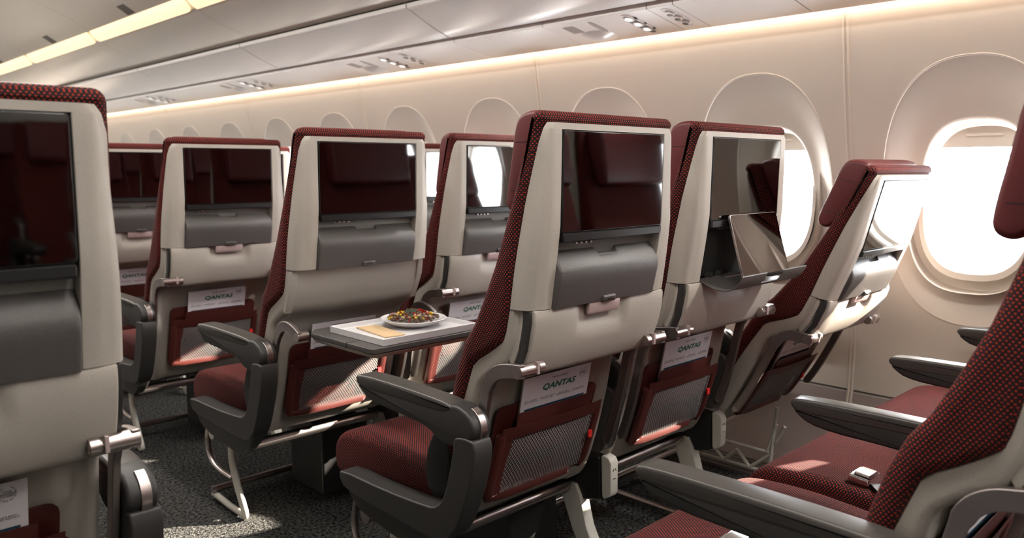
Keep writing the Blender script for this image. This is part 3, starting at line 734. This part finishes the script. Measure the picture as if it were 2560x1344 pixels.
        for s_ in (-1, 1):
            a, b_ = sorted((s_*.2015, s_*.2085)); m = MB(); m.prism([(-.176, .784), (-.190, .784), (-.1905, .765), (-.180, .71), (-.160, .664), (-.146, .664), (-.166, .71)], a, b_); ob('tray_edge_strip', m, DARK, ty, T, bev=.0012)
            m = MB(); m.prism([(-.150, .784), (-.172, .784), (-.1725, .765), (-.161, .71), (-.144, .672), (-.13, .70)], a, b_); ob('tray_edge_liner', m, SHELL, ty, T, bev=.0012)
        tab_y = -.176
    else:
        for s_ in (-1, 1):
            m = MB(); m.prism([(-.15, .784), (-.172, .782), (-.165, .74), (-.13, .665), (-.12, .67)], *sorted((s_*.195, s_*.2145))); ob('recess_edge', m, SHELL, r, T, bev=.003)
        tz = .628
        outl = [(-.085, -.165), (-.10, -.168), (-.108, -.185), (-.165, -.19), (-.195, -.225), (-.196, -.38), (-.196, -.485), (-.188, -.497), (.188, -.497), (.196, -.485), (.196, -.225), (.165, -.19), (.108, -.185), (.10, -.168), (.085, -.165)]
        m = MB(); m.loft([[(x*.995, y, tz-.013) for x, y in outl], [(x, y, tz-.006) for x, y in outl], [(x, y, tz) for x, y in outl]])
        ty = ob('tray_table', m, DARK2, r, T, bev=.002)
        m = MB(); m.loft([[(x*.93, -.33+(y+.33)*.93, tz-.026) for x, y in outl], [(x*.985, -.33+(y+.33)*.985, tz-.0145) for x, y in outl]]); ob('tray_underside', m, SHELL, ty, T, bev=.002)
        m = MB(); m.box(-.1965, .1965, -.391, -.3895, tz-.012, tz+.0004); ob('fold_line', m, BLACK, ty, T)
    # tray arms
    for s_ in (-1, 1):
        xo = s_*.2217
        if variant != 'tray':
            path = chaikin([(-.186, .674), (-.155, .672), (-.118, .664), (-.094, .640), (-.083, .595), (-.070, .53), (-.050, .45), (-.030, .395)], 2, False)
        else:
            path = chaikin([(-.212, .618), (-.180, .634), (-.150, .640), (-.120, .632), (-.098, .60), (-.083, .56), (-.066, .51), (-.050, .45), (-.030, .395)], 2, False)
        m = MB(); rings = []
        for i, (y, z) in enumerate(path):
            a = Vector(path[max(i-1, 0)]); b2 = Vector(path[min(i+1, len(path)-1)]); t = (b2-a).normalized(); nrm = Vector((-t.y, t.x)); h = .0135 if i < len(path)*.45 else .011
            p0 = Vector((y, z))+nrm*h; p1 = Vector((y, z))-nrm*h
            rings.append([(xo-.006, p0.x, p0.y), (xo+.006, p0.x, p0.y), (xo+.006, p1.x, p1.y), (xo-.006, p1.x, p1.y)])
        m.loft(rings); ar = ob('tray_arm', m, STEELD, r, T, bev=.004, seg=3)
        hy, hz = path[0]
        if variant != 'tray':
            m = MB(); m.cyl((s_*.2278, hy+.010, hz-.001), (s_*.182, hy+.010, hz-.001), .0135, 28); m.cyl((s_*.176, hy+.010, hz-.001), (s_*.162, hy+.010, hz-.001), .0128, 28); m.cyl((s_*.185, hy+.010, hz-.001), (s_*.165, hy+.010, hz-.001), .009, 20); ob('tray_hinge', m, STEEL, ar, T, bev=.001, ang=60)
            m = MB(); m.box(*sorted((s_*.186, s_*.180)), hy-.0045, hy+.004, hz-.010, hz+.014); ob('hinge_tab', m, LATCH, ar, T, bev=.001)
        else:
            m = MB(); m.cyl((s_*.2278, hy+.005, hz), (s_*.195, hy+.005, hz), .0125, 28); ob('tray_hinge', m, STEEL, ar, T, bev=.001, ang=60)
        m = MB(); m.cyl((s_*.216, -.030, .397), (s_*.2278, -.030, .397), .008, 16); ob('arm_pivot', m, STEEL, ar, T)
    # literature pocket
    def py(z): return lerp([(.34, .012), (.365, .000), (.45, -.028), (.50, -.042), (.55, -.052), (.60, -.062)], z)
    def leaf(x0, x1, z0, z1, d0, d1, rad, skew=0.0, nz=8):
        o_ = rrect(x0, x1, z0, z1, rad, 4)
        mm = MB(); mm.loft([[(x, py(z)+.006-d0, z) for x, z in o_], [(x, py(z)+.006-d1, z) for x, z in o_]]); return mm
    pk = ob('pocket_back', leaf(-.158, .155, .350, .563, -.002, .004, .018), LEATH, r, T, bev=.001)
    ob('inner_sleeve', leaf(-.112, .122, 0.44, .545, .0195, .0215, .003), LEATH, pk, T)
    band = MB(); rows = []
    for z, dd in ((.4905, .022), (.505, .025), (.521, .026)):
        rows.append([(x, py(z)+.006-(dd+.004*(1-(x/.155)**2)), z-(0.004*(1-(x/.155)**2) if z > .52 else 0)) for x in [-.156+j*.0312 for j in range(11)]])
    rows2 = [[(x, y+.002, z) for x, y, z in rw] for rw in rows][::-1]
    band.loft([[rw[j] for rw in rows+rows2] for j in range(11)]); ob('pocket_band', band, LEATH, pk, T)
    # side and bottom binding
    ob('pocket_border', leaf(-.157, -.117, .352, .503, .012, .0225, .004), LEATH, pk, T, bev=.002)
    bd = MB()
    bd.tube([(-.152, py(z)-.012, z) for z in (.505, .47, .43, .39, .365)]+[(-.145, py(.355)-.009, .356), (-.10, py(.353)-.010, .353), (0, py(.352)-.010, .352), (.10, py(.353)-.010, .353), (.142, py(.356)-.009, .357), (.150, py(.37)-.010, .37)]+[(.150, py(z)-.012, z) for z in (.39, .43, .47, .505)], .009, 8, .013)
    ob('pocket_binding', bd, LEATH, pk, T)
    nt = MB(); grid = []
    for i in range(9):
        z = .360+i*(.500-.360)/8; row_ = []
        for j in range(13):
            x = -.122+j*.264/12; bul = .008*(1-((x-.01)/.132)**2)*math.sin(PI*i/8)
            row_.append((x, py(z)+.006-(.020+bul), z))
        grid.append(row_)
    nt.loft(grid, closed=False, cap=False); ob('pocket_net', nt, NET, pk, T)
    m = MB(); m.box(.132, .1435, py(.44)-.024, py(.44)-.0205, .432, .448); ob('red_tag', m, REDTAG, pk, T)
    # cushion and pan
    cu = chaikin([(.06, .34), (.40, .300), (.452, .302), (.474, .335), (.468, .385), (.44, .412), (.40, .424), (.3, .430), (.2, .424), (.10, .414), (.05, .418), (.05, .38)], 2)
    m = MB(); m.pillow(cu, -.224, .224, .026, .020, 6); ob('seat_cushion', m, FAB, r)
    m = MB(); m.pillow(chaikin([(.05, .335), (.40, .293), (.445, .298), (.43, .287), (.3, .282), (.13, .285), (.10, .315)], 2), -.215, .215, .01); ob('seat_pan', m, DARK, r)
    for s_ in ((-1,) if left == 'aisle' else ()) + ((1,) if right == 'aisle' else ()):
        m = MB(); m.pillow(chaikin([(.03, .36), (.02, .47), (.05, .515), (.075, .50), (.10, .45), (.105, .40), (.09, .36)], 2), *sorted((s_*.226, s_*.196)), .006); ob('recline_cover', m, BLACK, r)
        m = MB(); m.pillow(chaikin([(.05, .495), (.045, .52), (.075, .528), (.09, .512), (.085, .497)], 1), *sorted((s_*.222, s_*.200)), .003); ob('belt_anchor', m, CHROME, r)
        xs_ = sorted((s_*.232, s_*.268)); body = [(.352, .338), (.33, .296), (.285, .268), (.134, .252), (.071, .249), (.029, .262), (-.015, .300), (-.062, .355), (-.100, .46), (-.110, .528), (-.06, .525), (-.048, .50), (-.023, .40), (0, .372), (.03, .362), (.178, .352), (.34, .352)]
        m = MB(); m.prism(chaikin(body, 1), *xs_); sp_ = ob('side_panel', m, DARK, r, bev=.006, seg=3)
        xr = sorted((s_*.230, s_*.279)); rim_ = [(.360, .342), (.352, .357), (.178, .358), (.03, .367), (0, .376), (-.023, .402), (-.052, .502), (-.052, .530), (-.08, .538), (-.118, .535), (-.108, .463), (-.068, .361), (-.04, .322), (-.01, .304), (.05, .302), (.178, .306), (.335, .312)]
        m = MB(); m.prism(chaikin(rim_, 1), *xr); ob('side_rim', m, DARK, sp_, bev=.007, seg=3)
    if left: arm(r, -.25, left, tip)
    if right: arm(r, .25, right, tip)
    # belt
    if belt:
        bx_, by_ = belt
        m = MB(); m.pillow([(by_-.024, .424), (by_-.020, .440), (by_+.018, .444), (by_+.024, .436), (by_+.022, .424)], bx_-.030, bx_+.030, .004); bk_ = ob('belt_buckle', m, CHROME, r)
        m = MB(); m.pillow([(by_-.022, .4405), (by_-.018, .4465), (by_+.010, .449), (by_+.012, .4435)], bx_-.024, bx_+.020, .003); ob('buckle_flap', m, CHROME, bk_)
        m = MB(); m.prismz([(bx_-.02, by_-.02), (bx_-.10, by_-.09), (bx_-.085, by_-.115), (bx_, by_-.045)], .424, .432); ob('belt_strap', m, BLACK, bk_)
    return r

# row frame under each triple
def make_frame(ncols=3, flip=False):
    r = thing('seat_row_frame', 'x', 'seat frame', (0, 0, 0), 'metal frames under the seat rows')
    s = -1 if flip else 1
    w = 0.5*(ncols-1)
    def X(x): return s*x
    m = MB(); m.cyl((X(-.229), .095, .2545), (X(w+.24), .095, .2545), .0155); ob('rear_tube', m, STEEL, r)
    m = MB(); m.cyl((X(-.229), .33, .236), (X(w+.24), .33, .236), .018); ob('front_tube', m, STEEL, r)
    m = MB(); m.tube([(X(-.215), .375, .038), (X(w+.22), .375, .038)], .011, 16); ob('baggage_bar', m, STEEL, r)
    # aisle side leg
    m = MB(); m.tube(chaikin([(X(-.205), .240, .245), (X(-.205), .248, .18), (X(-.205), .228, .115), (X(-.205), .185, .045), (X(-.205), .168, .016), (X(-.205), .185, .012)], 2, False), .013, 14, .010); ob('leg', m, IVORY, r)
    m = MB(); m.tube([(X(-.205), .168, .014), (X(-.205), .27, .014), (X(-.205), .385, .022)], .010, 12, .010); ob('foot_bar', m, IVORY, r)
    m = MB(); m.tube(chaikin([(X(-.205), .400, .245), (X(-.205), .415, .19), (X(-.205), .395, .135), (X(-.205), .34, .115), (X(-.205), .245, .112)], 2, False), .005, 8, .010); ob('front_strut', m, STEEL, r)
    for k in range(ncols-1):
        xx = .235+.5*k
        m = MB(); m.prism([(.16, .30), (.045, .30), (.04, .25), (.07, .18), (.0, .03), (-.04, .015), (.05, .010), (.095, .03), (.15, .20)] if False else [(.125, .262), (.068, .262), (.052, .235), (.03, .16), (-.055, .006), (-.02, .006), (.075, .14), (.11, .22)], *sorted((X(xx-.016), X(xx+.016)))); lg = ob('leg', m, IVORY, r, bev=.002)
        m = MB(); m.prism([(.35, .235), (.32, .225), (.42, .006), (.46, .006), (.40, .18)], *sorted((X(xx-.012), X(xx+.012)))); ob('leg', m, IVORY, r, bev=.002)
        m = MB(); m.tube([(X(xx-.01), .02, .02), (X(xx+.0), .40, .012)], .008, 8); ob('brace', m, STEEL, r)
        for hz_ in (.10, .13):
            pass
        # power outlet box
        bx_ = xx+.014
        oc = [(.105+.062*math.cos(t), .283+.066*math.sin(t)) for t in [math.radians(a) for a in range(-75, 80, 12)]]
        m = MB(); m.prism([(-.002, .238), (.04, .226)]+oc+[(.03, .350), (-.002, .345)], *sorted((X(bx_-.020), X(bx_+.010)))); bo = ob('outlet_box', m, BLACK, r, bev=.004)
        fp = [(-.006, .247), (-.012, .242), (-.028, .250), (-.033, .26), (-.033, .336), (-.026, .348), (-.008, .352), (-.002, .348)]
        m = MB(); m.prism(fp, *sorted((X(bx_-.015), X(bx_+.015)))); pl = ob('outlet_plate', m, IVORY, bo, bev=.003)
        for dx, dz, an in ((-.0045, .012, .5), (.0045, .012, -.5), (0, -.010, PI/2)):
            mm = MB(); mm.box(-.0008, .0008, -.0005, .0008, -.004, .004); o_ = ob('outlet_slot', mm, BLACK, pl, Matrix.Translation((X(bx_)+dx, -.0334, .306+dz)) @ Matrix.Rotation(an, 4, 'Y'))
    # equipment case
    m = MB(); m.box(*sorted((X(.02), X(.19))), .10, .30, .03, .255); ob('equipment_case', m, BLACK, r, bev=.008)
    if ncols == 3:
        # lattice bracket at the wall side
        xx = w+.19; m = MB(); P_ = lambda y, z: (X(xx), y, z)
        for a, b in (((.03, .26), (.05, .02)), ((.33, .24), (.36, .02)), ((.05, .03), (.36, .03)), ((.04, .10), (.12, .03)), ((.12, .03), (.17, .08)), ((.17, .08), (.22, .03)), ((.22, .03), (.28, .08)), ((.28, .08), (.34, .03)), ((.05, .10), (.35, .10)), ((.03, .20), (.06, .10)), ((.03, .14), (.0, .2))):
            m.tube([P_(*a), P_(*b)], .006, 8)
        ob('wall_side_leg', m, IVORY, r)
    return r

ROWY = lambda k: 1.2+0.8306*k
COLX = lambda c: 1.243+0.5*c
protos = {}
def seat_at(key, x, y, label, magl=None, **kw):
    if key in protos:
        r = copy_tree(protos[key][0]); 
    else:
        protos[key] = (make_seat(**kw), mag_parts(recline_T(kw.get('reck', 0)) if kw.get('reck') else None)); r = protos[key][0]
    if key in protos and protos[key][1].get('used'):
        g = copy_tree(protos[key][1])
    else:
        g = protos[key][1]; g['used'] = 1
    r.location = (x, y, 0); g.location = (x, y, 0)
    r['label'] = label; r['group'] = 'red and grey airline seats'
    g['label'] = magl or 'white travel magazine'
    return r, g
seat_at('std0', COLX(0), ROWY(0), 'aisle seat in the middle of the picture, tray folded, magazine in its net pocket', 'white magazine in the pocket of the central aisle seat, sharpest one', variant='std', left='aisle', belt=None)
seat_at('hold', COLX(1), ROWY(0), 'seat right of centre holding a tablet on its opened device holder', 'white magazine below the tablet holder', variant='holder', left='mid')
seat_at('recl', COLX(2), ROWY(0), 'reclined window seat leaning back against the bright window', 'tilted white magazine in the pocket of the reclined window seat', variant='std', left='mid', right='arm', reck=13.6)
seat_at('tray', COLX(0), ROWY(1), 'aisle seat with its tray table lowered under a meal', 'white magazine half hidden behind the lowered tray table', variant='tray', left='aisle')
seat_at('std1', COLX(1), ROWY(1), 'middle seat with bright window mirrored in its screen, beyond the meal', 'white magazine right of the meal plate, partly hidden by the central seat', variant='std', left='mid')
seat_at('std2', COLX(2), ROWY(1), 'window seat almost hidden behind the central aisle seat', 'magazine hidden behind the central aisle seat', variant='std', left='mid', right='arm')
seat_at('std0', COLX(0), ROWY(2), 'aisle seat left of the seat with the lowered tray, dark screen, folded tray', 'white magazine in the pocket of the aisle seat two rows ahead')
seat_at('std1', COLX(1), ROWY(2), 'middle seat peeking between the third-row and second-row aisle seats', 'magazine behind the second-row seats')
seat_at('std2', COLX(2), ROWY(2), 'window seat peeking just left of the middle seat beyond the meal', 'magazine of the far window seat')
seat_at('std0', COLX(0), ROWY(3), 'farthest blurred aisle seat, right beside the near left seat', 'blurred white magazine just right of the near left seat')
seat_at('std1', COLX(1), ROWY(3), 'blurred far middle seat behind the other rows', 'far magazine in the fourth row')
seat_at('near0', COLX(0), ROWY(-1), 'near right aisle seat cut by the picture edge, large dotted fabric side', 'magazine at the lower right corner under a metal tray arm', variant='std', left='aisle', belt=(-.105, .27), tip=.350)
seat_at('near1', COLX(1), ROWY(-1), 'middle seat of the near right row, sunlit cushion', 'magazine of the near right middle seat', variant='std', left='mid', belt=(-.165, .238), tip=.350)
seat_at('near2', COLX(2), ROWY(-1), 'window seat of the near right row, cushion by the side wall', 'magazine of the near right window seat', variant='std', left='mid', right='arm', tip=.350)
seat_at('cent', 0.160, 1.320, 'large near left seat of the centre block, cut by the left picture edge', 'shaded white magazine at the lower left corner', variant='std', left=None, right='aisle')

for q, (c_, k_) in enumerate(((0, -3), (0, -4), (1, -4), (0, -5), (1, -5), (0, -6), (1, -6))):
    seat_at('near%d' % c_, COLX(c_), ROWY(k_), 'seat in the rows behind the camera, seen only mirrored in the near left screen', 'magazine in the rows behind the camera')
fl_labels = {0: 'metal frame and legs under the central row of three seats', 1: 'metal frame and ivory foot under the row with the lowered tray', 2: 'metal frame under the third row on the left', 3: 'metal frame under the farthest row', -1: 'metal frame under the near right row'}
f0 = make_frame(3)
for k in (0, 1, 2, 3, -1, -3, -4, -5, -6):
    f = f0 if k == 0 else copy_tree(f0)
    f.location = (COLX(0), ROWY(k), 0); f['label'] = fl_labels.get(k, 'metal frame under the rows behind the camera')
fc = make_frame(1, True); fc.location = (0.160, 1.320, 0); fc['label'] = 'metal frame under the near left seat'

# ------------------------------------------------------------------ meal on the lowered tray
BX, BY = COLX(0), ROWY(1); TZ = .6285
r = thing('meal_tray', 'white rectangular meal tray on the lowered table', 'tray', (BX-.010, BY-.373, TZ))
m = MB(); w, d = .147, .117
def rect(w_, d_, z): return [(-w_, -d_, z), (w_, -d_, z), (w_, d_, z), (-w_, d_, z)]
m.loft([rect(w, d, 0), rect(w+.001, d+.001, .017), rect(w-.004, d-.004, .017), rect(w-.006, d-.006, .006)]); ob('tray_body', m, WHITE, r, bev=.001)
r = thing('dinner_plate', 'round white plate of mixed salad on the meal tray', 'plate', (BX+.036, BY-.352, TZ+.0065))
m = MB(); m.lathe([(.001, 0), (.045, 0), (.055, .003), (.075, .012), (.086, .019), (.0875, .0195), (.086, .0205), (.074, .0145), (.055, .0065), (.001, .005)], (0, 0, 0), 56); ob('plate_body', m, CHINA, r)
FOOD = {'dark_mushroom': (0.075, 0.035, 0.025), 'red_pepper': (0.32, 0.028, 0.010), 'yellow_pepper': (0.75, 0.55, 0.02), 'green_leaf': (0.03, 0.12, 0.02), 'pale_onion': (0.50, 0.32, 0.22), 'olive': (0.10, 0.09, 0.025)}
fm = {k: mat(k+'_food', v, 0.3) for k, v in FOOD.items()}
sal = thing('salad', 'chopped red, yellow and brown vegetable salad heaped on the plate', 'food', (BX+.036, BY-.352, TZ+.0065))
sal['kind'] = 'stuff'
for nm, cnt in (('dark_mushroom', 90), ('red_pepper', 42), ('yellow_pepper', 30), ('green_leaf', 34), ('pale_onion', 34), ('olive', 40)):
    m = MB()
    for _ in range(cnt):
        a = random.uniform(0, 2*PI); q = .068*math.sqrt(random.random()); z = .0190+.016*(1-(q/.075)**2)*random.uniform(.55, 1.1)
        q2_ = .72 if nm in ('red_pepper', 'green_leaf') else .96
        R = Matrix.Rotation(random.uniform(0, PI), 3, 'Z') @ Matrix.Rotation(random.uniform(0, PI), 3, 'X')
        c = (q*q2_*math.cos(a), q*q2_*math.sin(a), z)
        if nm == 'red_pepper':
            L = random.uniform(.011, .020); p = []
            for t in range(6):
                u = -1+2*t/5; p.append(tuple(Vector(c)+R @ Vector((u*L, .005*math.cos(u*2), 0))))
            p = [(x_, y_, max(z_, .020)) for x_, y_, z_ in p]; m.tube(p, .0048, 6, .0014)
        elif nm == 'yellow_pepper':
            s_ = .0046; m.blob(c, s_, s_, s_*.8, R, .1, 1)
        elif nm == 'green_leaf': m.blob(c, .007, .004, .0012, R, .35, 2)
        else:
            s_ = random.uniform(.004, .0075); m.blob(c, s_, s_*.75, s_*.7, R, .12, 2)
    ob(nm+'_pieces', m, fm[nm], sal)
m = MB(); lf = []
for i in range(22):
    a = 2*PI*i/22; rr_ = (.015 if i % 2 == 0 else .0115)*(1+.25*math.sin(3*a))
    lf.append((rr_*math.cos(a), rr_*math.sin(a)*1.1))
Tl = Matrix.Translation((-.018, -.014, .036)) @ Matrix.Rotation(math.radians(-45), 4, 'Z') @ Matrix.Rotation(math.radians(50), 4, 'X')
m.loft([[(x, y, 0) for x, y in lf], [(x, y, .0008) for x, y in lf]]); ob('parsley_leaf', m, mat('parsley', (0.008, 0.035, 0.008), .6), sal, Tl)
m = MB()
ev = [(-.079, -.027), (.078, -.029), (.079, .027), (-.076, .029)]
m.loft([[(x, y, 0) for x, y in ev], [(x, y, .0025) for x, y in ev]]); m.box(-.074, .074, .0235, .0245, .0025, .0031)
e = ob('envelope', m, KRAFT, None, bev=.0006); e.location = (BX-.078, BY-.365, TZ+.0068); e.rotation_euler = (0, 0, math.radians(84))
tag(e, 'flat kraft paper cutlery envelope on the left of the meal tray', 'envelope')

# ------------------------------------------------------------------ tablet on the holder
SX, SY = COLX(1), ROWY(0)
tb = thing('tablet', 'slim silver tablet with glossy dark glass leaning on the device holder', 'tablet', (SX+.012, SY-.2775, .789))
lean = math.atan2(.044, .147)
T = Matrix.Rotation(-lean, 4, 'X')
m = MB(); m.prismy(rrect(-.109, .109, 0, .156, .009, 6), 0, .0062); ob('tablet_body', m, STEEL, tb, T, bev=.001)
m = MB(); m.prismy(rrect(-.1075, .1075, .0015, .1545, .008, 6), -.0006, .0002); ob('glass', m, TABG, tb, T)
for zz_ in (.02, .12):
    for i in range(6):
        m = MB(); m.box(-.1096, -.1088, .0022, .0038, zz_+i*.0028, zz_+i*.0028+.0015); ob('speaker_slot', m, BLACK, tb, T)
